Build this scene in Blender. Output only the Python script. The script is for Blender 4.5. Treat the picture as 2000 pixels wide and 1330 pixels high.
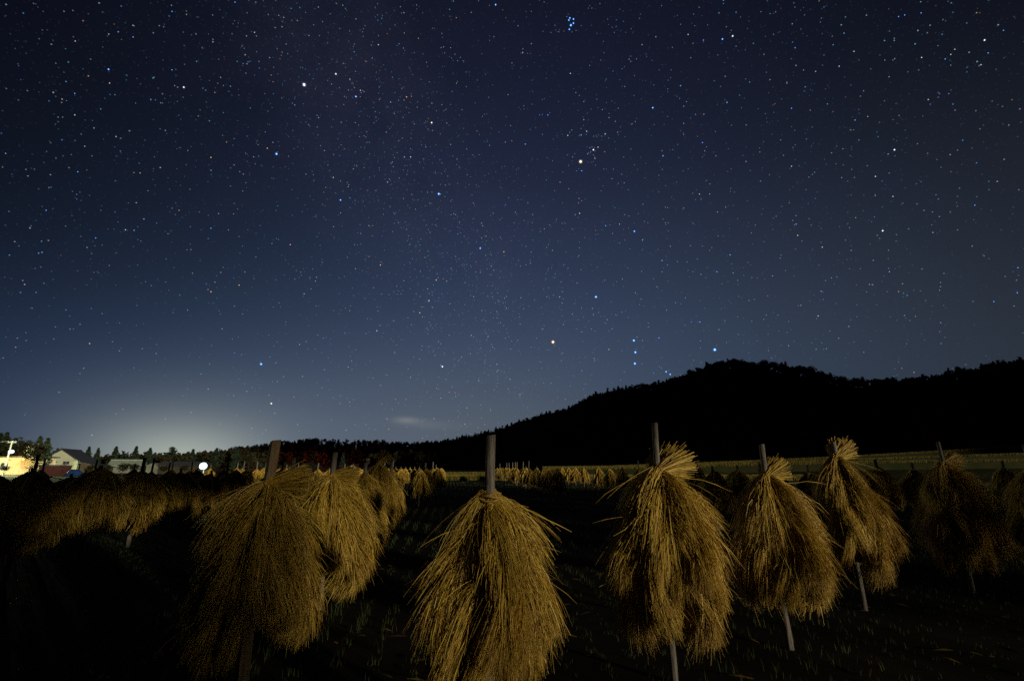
import bpy, math, random
import numpy as np
from mathutils import Vector, Matrix

for o in list(bpy.data.objects):
    bpy.data.objects.remove(o)
SC = bpy.context.scene
COL = SC.collection
R = math.radians

# ------------------------------------------------------------------ camera
CAM_H = 1.55
PITCH = math.atan((912 - 665) / 900)
FPX = 900.0
cam_d = bpy.data.cameras.new('camera')
cam_d.sensor_width = 36
cam_d.lens = 36 * FPX / 2000
cam_d.clip_start = 0.05
cam_d.clip_end = 20000
cam = bpy.data.objects.new('camera', cam_d)
cam.location = (0, 0, CAM_H)
cam.rotation_euler = (R(90) + PITCH, 0, 0)
COL.objects.link(cam)
SC.camera = cam
CP, SP = math.cos(PITCH), math.sin(PITCH)


def ray(x, y):
    a, b = (x - 1000) / FPX, (665 - y) / FPX
    return Vector((a, CP - b * SP, SP + b * CP))


def spot(x, y, depth):
    d = ray(x, y)
    t = depth / d.y
    return Vector((d.x * t, depth, CAM_H + d.z * t))


def lin(h):
    h = h.lstrip('#')
    out = []
    for i in (0, 2, 4):
        c = int(h[i:i + 2], 16) / 255
        out.append(c / 12.92 if c <= .04045 else ((c + .055) / 1.055) ** 2.4)
    return (*out, 1)


# ------------------------------------------------------------------ night sky
world = bpy.data.worlds.new('World')
SC.world = world
world.use_nodes = True
nt = world.node_tree
for n in list(nt.nodes):
    nt.nodes.remove(n)


def wn(t, **k):
    n = nt.nodes.new(t)
    for a, v in k.items():
        setattr(n, a, v)
    return n


def wmath(op, a, b=None):
    n = wn('ShaderNodeMath', operation=op)
    for i, v in enumerate((a, b)):
        if v is None:
            continue
        if hasattr(v, 'is_linked'):
            nt.links.new(v, n.inputs[i])
        else:
            n.inputs[i].default_value = v
    return n.outputs[0]


tc = wn('ShaderNodeTexCoord')


def lobe(px, py, squash, power, col, strength):
    """glow of a lit town below the horizon / a wisp of cloud: smooth lobe round one direction"""
    d = ray(px, py).normalized()
    sub = wn('ShaderNodeVectorMath', operation='SUBTRACT')
    nt.links.new(tc.outputs['Generated'], sub.inputs[0])
    sub.inputs[1].default_value = d
    right = Vector((d.y, -d.x, 0)).normalized()
    up = right.cross(d)
    dr = wn('ShaderNodeVectorMath', operation='DOT_PRODUCT')
    nt.links.new(sub.outputs[0], dr.inputs[0])
    dr.inputs[1].default_value = right
    du = wn('ShaderNodeVectorMath', operation='DOT_PRODUCT')
    nt.links.new(sub.outputs[0], du.inputs[0])
    du.inputs[1].default_value = up
    df = wn('ShaderNodeVectorMath', operation='DOT_PRODUCT')
    nt.links.new(sub.outputs[0], df.inputs[0])
    df.inputs[1].default_value = d
    s = wmath('ADD', wmath('POWER', wmath('ABSOLUTE', wmath('MULTIPLY', dr.outputs['Value'], 1 / squash)), 2.0),
              wmath('POWER', wmath('ABSOLUTE', du.outputs['Value']), 2.0))
    s = wmath('ADD', s, wmath('POWER', wmath('ABSOLUTE', df.outputs['Value']), 2.0))
    e = wmath('POWER', 2.718, wmath('MULTIPLY', s, -power))
    mul = wn('ShaderNodeVectorMath', operation='SCALE')
    mul.inputs[0].default_value = col
    nt.links.new(wmath('MULTIPLY', e, strength), mul.inputs['Scale'])
    return mul.outputs[0]


def vadd(a, b):
    n = wn('ShaderNodeVectorMath', operation='ADD')
    nt.links.new(a, n.inputs[0])
    nt.links.new(b, n.inputs[1])
    return n.outputs[0]


base = wn('ShaderNodeRGB')
base.outputs[0].default_value = (.0014, .0018, .0032, 1)
skyc = base.outputs[0]
# airglow and the light of towns beyond the hills: broad dome in front, brighter low down, brightest over the village
for args in ((1000, 640, 1.0, 2.6, (.0125, .0155, .0425), 1), (950, 850, 2.2, 7, (.0200, .0430, .0720), 1), (820, 912, 2.6, 26, (.056, .046, .006), 1),
             (350, 905, 1.7, 90, (.1114, .1217, .0812), 1), (350, 905, 2.6, 22, (.0165, .0323, .0806), 1), (345, 903, 1.9, 330, (.205, .208, .150), 1),
             (1800, 800, 2.0, 7, (.0190, .0240, .0305), 1),
             (793, 820, 3.6, 26000, (.4, .36, .22), .17), (806, 824, 4.6, 16000, (.4, .37, .25), .05), (845, 830, 6.0, 11000, (.35, .34, .27), .05)):
    skyc = vadd(skyc, lobe(*args))
# mottled glow of the milky way along its great circle
gal = ray(640, 60).cross(ray(960, 700)).normalized()
dg_ = wn('ShaderNodeVectorMath', operation='DOT_PRODUCT')
nt.links.new(tc.outputs['Generated'], dg_.inputs[0])
dg_.inputs[1].default_value = gal
mw = wmath('POWER', 2.718, wmath('MULTIPLY', wmath('POWER', wmath('ABSOLUTE', dg_.outputs['Value']), 2.0), -38.0))
nz = wn('ShaderNodeTexNoise')
nt.links.new(tc.outputs['Generated'], nz.inputs['Vector'])
nz.inputs['Scale'].default_value = 7.0
nz.inputs['Detail'].default_value = 7.0
nz.inputs['Roughness'].default_value = .62
sepz = wn('ShaderNodeSeparateXYZ')
nt.links.new(tc.outputs['Generated'], sepz.inputs[0])
mw = wmath('MULTIPLY', wmath('MULTIPLY', mw, wmath('MULTIPLY', wmath('MAXIMUM', wmath('SUBTRACT', nz.outputs[0], .30), 0.0), 2.6)),
           wmath('MINIMUM', wmath('MULTIPLY', wmath('MAXIMUM', sepz.outputs['Z'], 0.0), 2.5), 1.0))
mv = wn('ShaderNodeVectorMath', operation='SCALE')
mv.inputs[0].default_value = (.0062, .0064, .0098)
nt.links.new(mw, mv.inputs['Scale'])
skyc = vadd(skyc, mv.outputs[0])
bg = wn('ShaderNodeBackground')
bg.inputs['Strength'].default_value = 1.0
nt.links.new(skyc, bg.inputs['Color'])
wo = wn('ShaderNodeOutputWorld')
nt.links.new(bg.outputs[0], wo.inputs['Surface'])

# low warm light from behind and to the right of the camera
SUN_DIR = Vector((0.72, -0.68, 0.12)).normalized()      # towards the light
sun_d = bpy.data.lights.new('sun', 'SUN')
sun_d.energy = 3.1
sun_d.angle = R(2.2)
sun_d.color = (1.0, 0.90, 0.68)
sun = bpy.data.objects.new('sun', sun_d)
sun.rotation_euler = (-SUN_DIR).to_track_quat('-Z', 'Y').to_euler()
COL.objects.link(sun)

vs = SC.view_settings
vs.view_transform = 'Standard'
vs.look = 'None'
vs.exposure = 0
vs.gamma = 1
vs.use_curve_mapping = False
SC.cycles.max_bounces = 4
SC.cycles.diffuse_bounces = 1
SC.cycles.glossy_bounces = 1
SC.cycles.use_denoising = False
SC.cycles.use_adaptive_sampling = True
SC.cycles.adaptive_threshold = .004
SC.cycles.adaptive_min_samples = 48
SC.cycles.sample_clamp_direct = 4
SC.cycles.sample_clamp_indirect = 1
SC.cycles.caustics_reflective = False
SC.cycles.caustics_refractive = False


# ------------------------------------------------------------------ helpers
def tag(o, label=None, cat=None, group=None, kind=None):
    for k, v in (('label', label), ('category', cat), ('group', group), ('kind', kind)):
        if v:
            o[k] = v
    return o


def link(o, parent=None):
    COL.objects.link(o)
    if parent is not None:
        o.parent = parent
    return o


def empty(name, loc, rz=0):
    o = bpy.data.objects.new(name, None)
    o.empty_display_size = .2
    o.location = loc
    o.rotation_euler = (0, 0, rz)
    return link(o)


def meshdata(name, verts, faces, mat=None, cols=None, smooth=False):
    """verts (n,3); faces (m,3) or (m,4) arrays, or a python list of mixed faces"""
    me = bpy.data.meshes.new(name)
    if isinstance(faces, np.ndarray):
        verts = np.asarray(verts, dtype=np.float32)
        m, k = faces.shape
        me.vertices.add(len(verts))
        me.vertices.foreach_set('co', verts.ravel())
        me.loops.add(m * k)
        me.loops.foreach_set('vertex_index', faces.astype(np.int32).ravel())
        me.polygons.add(m)
        me.polygons.foreach_set('loop_start', np.arange(0, m * k, k, dtype=np.int32))
        me.polygons.foreach_set('loop_total', np.full(m, k, dtype=np.int32))
        me.update(calc_edges=True)
    else:
        me.from_pydata([tuple(v) for v in verts], [], faces)
        me.update()
    if cols is not None:
        at = me.attributes.new('tint', 'FLOAT_COLOR', 'POINT')
        at.data.foreach_set('color', np.asarray(cols, dtype=np.float32).ravel())
    if smooth:
        me.polygons.foreach_set('use_smooth', np.ones(len(me.polygons), dtype=bool))
    if mat:
        me.materials.append(mat)
    return me


def mobj(name, me, parent=None, loc=(0, 0, 0), rot=(0, 0, 0), scale=1):
    o = bpy.data.objects.new(name, me)
    o.location = loc
    o.rotation_euler = rot
    o.scale = (scale,) * 3 if not hasattr(scale, '__len__') else scale
    return link(o, parent)


class MB:
    """collects simple solids into one mesh"""

    def __init__(s):
        s.v, s.f = [], []

    def add(s, vs_, fs):
        b = len(s.v)
        s.v += [tuple(v) for v in vs_]
        s.f += [tuple(i + b for i in f) for f in fs]
        return s

    def box(s, x0, x1, y0, y1, z0, z1):
        return s.add([(x0, y0, z0), (x1, y0, z0), (x1, y1, z0), (x0, y1, z0), (x0, y0, z1), (x1, y0, z1), (x1, y1, z1), (x0, y1, z1)],
                     [(3, 2, 1, 0), (4, 5, 6, 7), (0, 1, 5, 4), (1, 2, 6, 5), (2, 3, 7, 6), (3, 0, 4, 7)])

    def prism(s, prof, y0, y1):
        """profile in x,z extruded along y"""
        n = len(prof)
        vs_ = [(x, y0, z) for x, z in prof] + [(x, y1, z) for x, z in prof]
        return s.add(vs_, [tuple(range(n)), tuple(range(2 * n - 1, n - 1, -1))] + [(i, i + n, (i + 1) % n + n, (i + 1) % n) for i in range(n)])

    def tube(s, pts, rad, n=8, cap=True):
        pts = [Vector(p) for p in pts]
        rings = []
        for i, p in enumerate(pts):
            d = (pts[min(i + 1, len(pts) - 1)] - pts[max(i - 1, 0)]).normalized()
            a = d.orthogonal().normalized() if abs(d.z) < .95 else Vector((1, 0, 0))
            a = (a - d * a.dot(d)).normalized()
            b = d.cross(a)
            r = rad[i] if hasattr(rad, '__len__') else rad
            rings.append([p + (a * math.cos(2 * math.pi * j / n) + b * math.sin(2 * math.pi * j / n)) * r for j in range(n)])
        vs_ = [v for rg in rings for v in rg]
        fs = [(i * n + j, i * n + (j + 1) % n, (i + 1) * n + (j + 1) % n, (i + 1) * n + j) for i in range(len(pts) - 1) for j in range(n)]
        if cap:
            fs += [tuple(range(n - 1, -1, -1)), tuple(range((len(pts) - 1) * n, len(pts) * n))]
        return s.add(vs_, fs)

    def ball(s, c, r, nu=12, nv=8, sz=1.0):
        vs_ = [(c[0], c[1], c[2] - r * sz)]
        for i in range(1, nv):
            th = math.pi * i / nv
            for j in range(nu):
                ph = 2 * math.pi * j / nu
                vs_.append((c[0] + r * math.sin(th) * math.cos(ph), c[1] + r * math.sin(th) * math.sin(ph), c[2] - r * sz * math.cos(th)))
        vs_.append((c[0], c[1], c[2] + r * sz))
        fs = [(0, 1 + (j + 1) % nu, 1 + j) for j in range(nu)]
        for i in range(nv - 2):
            a, b = 1 + i * nu, 1 + (i + 1) * nu
            fs += [(a + j, a + (j + 1) % nu, b + (j + 1) % nu, b + j) for j in range(nu)]
        a = 1 + (nv - 2) * nu
        fs += [(a + j, a + (j + 1) % nu, len(vs_) - 1) for j in range(nu)]
        return s.add(vs_, fs)

    def build(s, name, mat, parent=None, smooth=False, loc=(0, 0, 0), rz=0):
        me = meshdata(name, s.v, s.f, mat, smooth=smooth)
        return mobj(name, me, parent, loc, (0, 0, rz))


# ------------------------------------------------------------------ materials
def material(name, col, rough=.8, spec=.25, vary=None, scale=4.0, stretch=(1, 1, 1), col2=None, bump=0.0, tint=False, emit=None, emit_s=0.0):
    m = bpy.data.materials.new(name)
    m.use_nodes = True
    t = m.node_tree
    bs = t.nodes['Principled BSDF']
    bs.inputs['Roughness'].default_value = rough
    bs.inputs['Specular IOR Level'].default_value = spec
    c = (*col, 1)
    if emit:
        bs.inputs['Emission Color'].default_value = (*emit, 1)
        bs.inputs['Emission Strength'].default_value = emit_s
    src = None
    if col2 is not None:
        co = t.nodes.new('ShaderNodeTexCoord')
        mp = t.nodes.new('ShaderNodeMapping')
        mp.inputs['Scale'].default_value = stretch
        t.links.new(co.outputs['Object'], mp.inputs[0])
        nz = t.nodes.new('ShaderNodeTexNoise')
        nz.inputs['Scale'].default_value = scale
        nz.inputs['Detail'].default_value = 6
        nz.inputs['Roughness'].default_value = .65
        t.links.new(mp.outputs[0], nz.inputs[0])
        rp = t.nodes.new('ShaderNodeValToRGB')
        rp.color_ramp.elements[0].position, rp.color_ramp.elements[0].color = .35, c
        rp.color_ramp.elements[1].position, rp.color_ramp.elements[1].color = .65, (*col2, 1)
        t.links.new(nz.outputs[0], rp.inputs[0])
        src = rp.outputs[0]
        if bump:
            bm = t.nodes.new('ShaderNodeBump')
            bm.inputs['Strength'].default_value = bump
            bm.inputs['Distance'].default_value = .02
            t.links.new(nz.outputs[0], bm.inputs['Height'])
            t.links.new(bm.outputs[0], bs.inputs['Normal'])
    if tint:
        a = t.nodes.new('ShaderNodeAttribute')
        a.attribute_name = 'tint'
        mx = t.nodes.new('ShaderNodeMix')
        mx.data_type = 'RGBA'
        mx.blend_type = 'MULTIPLY'
        mx.inputs[0].default_value = 1
        if src is not None:
            t.links.new(src, mx.inputs[6])
        else:
            mx.inputs[6].default_value = c
        t.links.new(a.outputs['Color'], mx.inputs[7])
        src = mx.outputs[2]
    if src is not None:
        t.links.new(src, bs.inputs['Base Color'])
    else:
        bs.inputs['Base Color'].default_value = c
    return m


M = {}
M['straw'] = material('straw', (.53, .325, .045), .55, .35, tint=True)
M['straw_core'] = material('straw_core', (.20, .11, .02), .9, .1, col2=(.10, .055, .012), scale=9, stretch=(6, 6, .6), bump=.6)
M['tie'] = material('tie', (.42, .26, .06), .7, .2, col2=(.22, .13, .03), scale=60)
M['wood'] = material('wood', (.25, .22, .185), .9, .12, col2=(.07, .058, .046), scale=7, stretch=(9, 9, .7), bump=.5)
M['wood_brown'] = material('wood_brown', (.26, .18, .10), .85, .2, col2=(.13, .085, .045), scale=6, stretch=(9, 9, .6), bump=.5)
M['soil'] = material('soil', (.026, .021, .015), .95, .02, col2=(.014, .014, .008), scale=.9, bump=.4)
M['stubble'] = material('stubble', (.028, .044, .014), .7, .2, tint=True)
M['rice'] = material('rice', (.20, .155, .03), .7, .2, tint=True)
M['grass'] = material('grass', (.024, .024, .009), .95, .03, col2=(.014, .017, .007), scale=.3)
M['forest_floor'] = material('forest_floor', (.022, .018, .013), .95, .05, col2=(.015, .014, .01), scale=.05)
M['leaf'] = material('leaf', (.028, .027, .014), .85, .03, tint=True)
M['needle'] = material('needle', (.022, .034, .022), .8, .1, tint=True)
M['bark'] = material('bark', (.07, .05, .035), .9, .1, col2=(.035, .027, .02), scale=3, stretch=(4, 4, .5), bump=.4)
M['plaster'] = material('plaster', (.40, .42, .28), .85, .2, col2=(.33, .35, .23), scale=.8)
M['dimmed_wall'] = material('dimmed_wall', (.17, .18, .14), .85, .2, col2=(.12, .13, .10), scale=.8)  # plaster darkened for the unlit houses, their shade put into the colour
M['cream'] = material('cream', (.70, .60, .40), .85, .2, col2=(.60, .50, .33), scale=.6)
M['roof'] = material('roof', (.05, .052, .058), .5, .4, col2=(.035, .036, .04), scale=1.5, stretch=(1, 6, 1))
M['pale_roof'] = material('pale_roof', (.24, .28, .24), .6, .3, col2=(.17, .2, .18), scale=1.2)
M['board'] = material('board', (.06, .047, .035), .85, .15, col2=(.035, .028, .022), scale=2, stretch=(5, 5, .4))
M['red_paint'] = material('red_paint', (.085, .03, .025), .7, .2, col2=(.05, .02, .016), scale=1.2)
M['tarp'] = material('tarp', (.012, .04, .13), .6, .3, col2=(.008, .028, .09), scale=2)
M['metal'] = material('metal', (.35, .36, .37), .5, .5, col2=(.24, .25, .26), scale=3)
M['concrete'] = material('concrete', (.42, .42, .40), .85, .2, col2=(.33, .33, .32), scale=3)
M['glass'] = material('glass', (.03, .035, .04), .1, .6)
M['white_lamp'] = material('white_lamp', (.8, .8, .8), emit=(.50, .92, 1.0), emit_s=1.9)
M['pole_lamp'] = material('pole_lamp', (.8, .8, .8), emit=(.72, .95, 1.0), emit_s=4)
M['orange_lamp'] = material('orange_lamp', (.8, .8, .8), emit=(1.0, .42, .08), emit_s=6)
M['lit_window'] = material('lit_window', (.5, .3, .2), emit=(1.0, .22, .03), emit_s=1.0)
M['white_paint'] = material('white_paint', (.75, .75, .74), .3, .5)
M['rubber'] = material('rubber', (.02, .02, .02), .9, .1)



def star_material(name, per_object):
    m = bpy.data.materials.new(name)
    m.use_nodes = True
    t = m.node_tree
    t.nodes.clear()
    a = t.nodes.new('ShaderNodeAttribute')
    a.attribute_name = 'tint'
    e = t.nodes.new('ShaderNodeEmission')
    if per_object:
        oi = t.nodes.new('ShaderNodeObjectInfo')
        mx = t.nodes.new('ShaderNodeMix')
        mx.data_type = 'RGBA'
        mx.inputs[7].default_value = (1, 1, 1, 1)
        t.links.new(a.outputs['Alpha'], mx.inputs[0])
        t.links.new(oi.outputs['Color'], mx.inputs[6])
        t.links.new(mx.outputs[2], e.inputs['Color'])
        sx = t.nodes.new('ShaderNodeSeparateColor')
        t.links.new(a.outputs['Color'], sx.inputs[0])
        mm = t.nodes.new('ShaderNodeMath')
        mm.operation = 'MULTIPLY'
        t.links.new(oi.outputs['Alpha'], mm.inputs[0])
        t.links.new(sx.outputs[0], mm.inputs[1])
        t.links.new(mm.outputs[0], e.inputs['Strength'])
    else:
        t.links.new(a.outputs['Color'], e.inputs['Color'])
    tr = t.nodes.new('ShaderNodeBsdfTransparent')
    ad = t.nodes.new('ShaderNodeAddShader')
    t.links.new(e.outputs[0], ad.inputs[0])
    t.links.new(tr.outputs[0], ad.inputs[1])
    ou = t.nodes.new('ShaderNodeOutputMaterial')
    t.links.new(ad.outputs[0], ou.inputs[0])
    return m


star_m = star_material('star', True)
field_m = star_material('faint_star', False)
for m_ in (star_m, field_m):
    m_.cycles.emission_sampling = 'NONE'

# ------------------------------------------------------------------ stars
STAR_R = 6000.0
PX = STAR_R / 461.0
rng = np.random.default_rng(5)
OCT = np.array([(1, 1, 1), (-1, -1, 1), (-1, 1, -1), (1, -1, -1)], float) * .72
OCTF = np.array([(0, 1, 2), (0, 3, 1), (0, 2, 3), (1, 3, 2)])
nb = 95000
z = rng.uniform(.02, 1, nb)
ph = rng.uniform(0, 2 * np.pi, nb)
d1 = np.stack([np.sqrt(1 - z * z) * np.cos(ph), np.sqrt(1 - z * z) * np.sin(ph), z], 1)
# the milky way: a band along the great circle through two points of the sky
g1, g2 = ray(640, 60).normalized(), ray(960, 700).normalized()
gn = g1.cross(g2).normalized()
ga = np.array(g1)
gb = np.array(gn.cross(g1))
gnv = np.array(gn)
nm = 46000
w = rng.uniform(0, 2 * np.pi, nm)
off = rng.normal(0, .115, nm)
d2 = ga * np.cos(w)[:, None] + gb * np.sin(w)[:, None] + gnv * off[:, None]
d2 /= np.linalg.norm(d2, axis=1)[:, None]
dirs = np.concatenate([d1, d2])
keep = (dirs[:, 2] > .03) & (rng.random(len(dirs)) < np.clip(.25 + dirs[:, 2] * 2.2, 0, 1))
dirs = dirs[keep]
ns = len(dirs)
mag = rng.power(.42, ns)               # many faint, few bright
br = .010 + .24 * mag ** 5.0
pal = np.array([(.12, .42, 1), (.22, .60, 1), (.6, .78, 1), (1, .92, .8), (1, .60, .35), (.6, .42, 1), (.25, .9, .95)])
pc = pal[rng.choice(len(pal), ns, p=[.27, .2, .2, .12, .09, .07, .05])]
rad = (.33 + .12 * mag) * PX
sv = (dirs * STAR_R + np.array([0, 0, CAM_H]))[:, None, :] + OCT[None] * rad[:, None, None]
sf = OCTF[None] + (np.arange(ns) * 4)[:, None, None]
sc_ = np.concatenate([pc * br[:, None], np.ones((ns, 1))], 1)
me = meshdata('sky', sv.reshape(-1, 3), sf.reshape(-1, 3), field_m, np.repeat(sc_, 4, 0))
sky = mobj('sky', me)
tag(sky, 'deep blue night sky full of faint stars', 'sky', kind='structure')

STARS = """459,5,3,b 336,23,3,b 231,63,3,b 260,73,3,b 147,81,3,o 212,136,2,b 146,183,3,b 146,225,3,w 359,171,2,w 11,300,3,b 152,336,3,b
336,137,3,b 412,308,3,o 214,163,3,w 130,197,4,b 265,202,4,b 109,124,4,w 497,64,3,w 594,166,0,w 656,145,2,w 695,189,2,b 704,177,3,o
540,301,1,b 843,240,2,y 968,10,2,b 739,88,3,w 794,190,3,o 785,173,4,o 763,200,3,b 651,347,3,w 522,290,3,o 802,307,3,p 790,307,3,b
942,228,4,b 880,94,4,w 882,114,4,b 692,87,4,b 710,57,4,b 597,25,4,b 768,326,4,w 757,356,3,b 730,240,4,b 694,240,4,w 782,14,4,w
1115,50,1,b 1112,58,2,b 1113,36,2,b 1120,38,2,b 1111,40,2,b 1120,46,2,b 1084,50,4,b 1076,64,4,b 1125,60,4,b 1135,51,4,b 1107,33,4,b 1117,63,4,b
1021,103,3,b 1344,68,3,w 1374,79,3,b 1411,77,2,b 1431,71,2,w 1275,211,2,b 1329,168,3,b 1134,316,0,y 1159,293,2,w 1146,257,3,w 1182,262,3,w
1109,265,3,w 1145,263,4,b 1135,264,3,b 1168,288,3,w 1152,289,4,w 1150,299,4,b 1181,297,4,o 1189,270,4,b 1136,334,3,b 1159,303,4,b 1163,323,4,b
1070,225,3,b 1059,224,4,b 1054,225,4,b 1026,282,3,b 1372,279,3,b 1295,305,3,b 1293,295,4,w 1380,287,4,b 1200,64,4,b 1187,38,4,b 1114,144,3,w
1215,135,4,b 1420,201,3,b 1241,238,4,w 1357,51,4,b 1402,108,4,b 1335,263,4,b 1067,352,4,b 1799,26,3,b 1767,30,3,b 1755,33,3,b 1923,79,2,w
1960,60,3,b 1930,104,3,b 1916,127,3,w 1857,107,3,w 1865,97,3,w 1846,116,3,b 1857,128,4,w 1832,90,4,w 1813,195,3,w 1817,204,4,b 1747,293,2,w
1710,345,3,w 1723,354,4,b 1546,212,3,b 1553,94,3,b 1668,101,3,w 1639,130,3,w 1670,235,3,b 1546,325,3,w 1748,305,4,b 1756,226,4,w 1800,113,3,y
1634,286,4,b 1728,118,4,y 1830,312,4,b 1515,24,4,w 262,450,3,b 281,428,3,b 245,449,3,w 187,465,3,b 82,493,3,b 90,411,3,b 412,446,3,b 175,671,3,o
275,471,4,b 328,457,4,w 467,557,3,o 412,570,3,o 456,418,4,o 371,370,4,o 197,411,4,b 458,689,4,b 6,699,4,y 51,665,4,w 857,379,1,b 665,391,2,b
938,485,2,b 594,574,3,b 838,587,3,y 820,611,3,o 736,646,3,o 510,711,1,b 864,716,2,w 743,518,3,o 567,478,3,r 984,492,3,o 852,547,3,p 836,652,4,b
683,607,4,r 680,365,4,p 963,417,4,o 817,472,4,b 540,466,4,b 869,447,4,b 749,419,4,b 598,667,4,o 830,503,4,w 527,697,4,b 953,658,4,p
1164,580,1,b 1080,668,0,o 1238,665,1,b 1241,688,1,b 1240,710,1,b 1396,683,0,b 1367,629,3,b 1239,452,2,b 1255,469,3,b 1210,438,3,b 1183,441,3,b
1293,509,3,b 1293,531,4,o 1400,531,3,b 1426,498,3,b 1093,580,3,b 1100,584,4,b 1098,592,4,p 1157,603,4,b 1287,660,3,b 1368,680,4,b 1419,669,4,b
1254,710,4,b 1241,572,4,o 1205,616,4,b 1227,620,4,b 1266,631,4,b 1132,417,3,p 1130,397,4,o 1227,371,4,b 1283,560,4,o 1255,665,4,o 1162,647,4,b
1087,429,4,b 1063,447,4,o 1189,683,4,o 1416,627,4,b 1301,726,2,b 1309,731,2,b 1288,716,4,b 1292,719,4,b 530,788,2,y 525,772,4,o 574,775,4,o
591,735,4,p 581,829,4,o 683,785,4,w 744,753,4,o 890,774,4,w 889,767,4,o 939,791,4,b 947,829,4,w 759,838,4,o 1724,451,2,w 1744,384,3,w
1904,401,3,b 1555,438,3,b 1558,460,3,w 1606,483,3,p 1988,523,3,b 1987,572,3,b 1941,589,3,b 1737,531,3,b 1598,617,3,w 1595,622,4,b 1687,688,4,o
1605,570,4,b 1559,597,4,b 1808,587,4,b 1777,626,4,b 1788,618,4,o 1837,552,4,w 1837,560,4,w 1835,567,4,w 1922,500,4,y 1835,648,4,b 1708,424,4,b
1608,585,4,b 1509,539,4,y 1614,681,4,w 1594,682,4,w"""
SCOL = {'b': (.05, .30, 1), 'w': (.8, .9, 1), 'y': (1, .85, .55), 'o': (1, .58, .30), 'p': (1, .68, .74), 'r': (1, .45, .3)}
SRAD = {0: 2.1, 1: 1.6, 2: 1.15, 3: .74, 4: .55}
SINT = {0: 1.15, 1: 1.0, 2: .85, 3: .62, 4: .36}
sb = MB().ball((0, 0, 0), 1, 10, 6)
n1 = len(sb.v)
sb.ball((0, 0, 0), .62, 8, 6)
n2 = len(sb.v)
sb.ball((0, 0, 0), .36, 8, 6)
# halo, disc and white-hot centre: strength in red, whiteness in alpha (each shell is crossed twice)
star_me = meshdata('star', sb.v, sb.f, star_m, [(.06, 0, 0, 0)] * n1 + [(.30, 0, 0, .0)] * (n2 - n1) + [(.9, 0, 0, .22)] * (len(sb.v) - n2))
for s in STARS.split():
    x, y, m_, c = s.split(',')
    d = ray(float(x), float(y)).normalized()
    o = mobj('star', star_me, sky, d * STAR_R + Vector((0, 0, CAM_H)), scale=SRAD[int(m_)] * PX * (d.y * CP + d.z * SP) ** 1.2)
    o.color = (*SCOL[c], SINT[int(m_)] * (1.35 if c == 'b' else .8 if c == 'w' and int(m_) > 2 else 1))

# ------------------------------------------------------------------ ground
rnd = random.Random(11)
GX = np.concatenate([-np.geomspace(4000, 1, 60), np.linspace(-.9, .9, 9), np.geomspace(1, 4000, 60)])
GY = np.concatenate([[-400, -60, -10], np.linspace(-2, 40, 120), np.geomspace(41, 4500, 60)])
gx, gy = np.meshgrid(GX, GY)
HEAD = R(-7.3)                                     # the rows run towards this heading
FD = np.array([math.sin(HEAD), math.cos(HEAD)])
PD = np.array([FD[1], -FD[0]])
gz = -.02 + .02 * np.sin(gx * .37 + gy * .11) * (gy < 50)
gv = np.stack([gx, gy, gz], -1).reshape(-1, 3)
nx = len(GX)
ii = (np.arange(len(GY) - 1)[:, None] * nx + np.arange(nx - 1)[None]).ravel()
ground = mobj('ground', meshdata('ground', gv, np.stack([ii, ii + 1, ii + nx + 1, ii + nx], 1), M['soil'], smooth=True))
tag(ground, 'dark bare soil of the harvested rice field', 'ground', kind='structure')

# stubble with green regrowth, in rows
rng = np.random.default_rng(21)


def blades(base, n_per, h, wdt, lean, tint, rng):
    """triangular blades: base (n,3)"""
    b = np.repeat(base, n_per, 0)
    n = len(b)
    hh = np.repeat(h, n_per) * rng.uniform(.5, 1.15, n) if hasattr(h, '__len__') else h * rng.uniform(.5, 1.15, n)
    ww = np.repeat(wdt, n_per) if hasattr(wdt, '__len__') else wdt
    b[:, :2] += rng.normal(0, .035, (n, 2))
    an = rng.uniform(0, 2 * np.pi, n)
    side = np.stack([np.cos(an), np.sin(an), np.zeros(n)], 1) * (np.ones(n) * ww)[:, None]
    la = rng.uniform(0, 2 * np.pi, n)
    ln = rng.uniform(.1, 1, n) * lean
    tip = b + np.stack([np.cos(la) * ln * hh, np.sin(la) * ln * hh, hh], 1)
    mid = b * .45 + tip * .55 + np.stack([-np.cos(la) * ln * hh * .15, -np.sin(la) * ln * hh * .15, hh * .05], 1)
    v = np.stack([b - side * .5, b + side * .5, mid + side * .35, tip, mid - side * .35], 1)
    f = np.array([(0, 1, 2), (0, 2, 4), (4, 2, 3)])[None] + (np.arange(n) * 5)[:, None, None]
    tn = np.array(tint)[rng.integers(0, len(tint), n)] * rng.uniform(.6, 1.2, n)[:, None]
    tn = np.concatenate([tn, np.ones((n, 1))], 1)
    return v.reshape(-1, 3), f.reshape(-1, 3), np.repeat(tn, 5, 0)


def join(parts):
    v, f, c, k = [], [], [], 0
    for a, b, d in parts:
        v.append(a)
        f.append(b + k)
        c.append(d)
        k += len(a)
    return np.concatenate(v), np.concatenate(f), np.concatenate(c)


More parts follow.
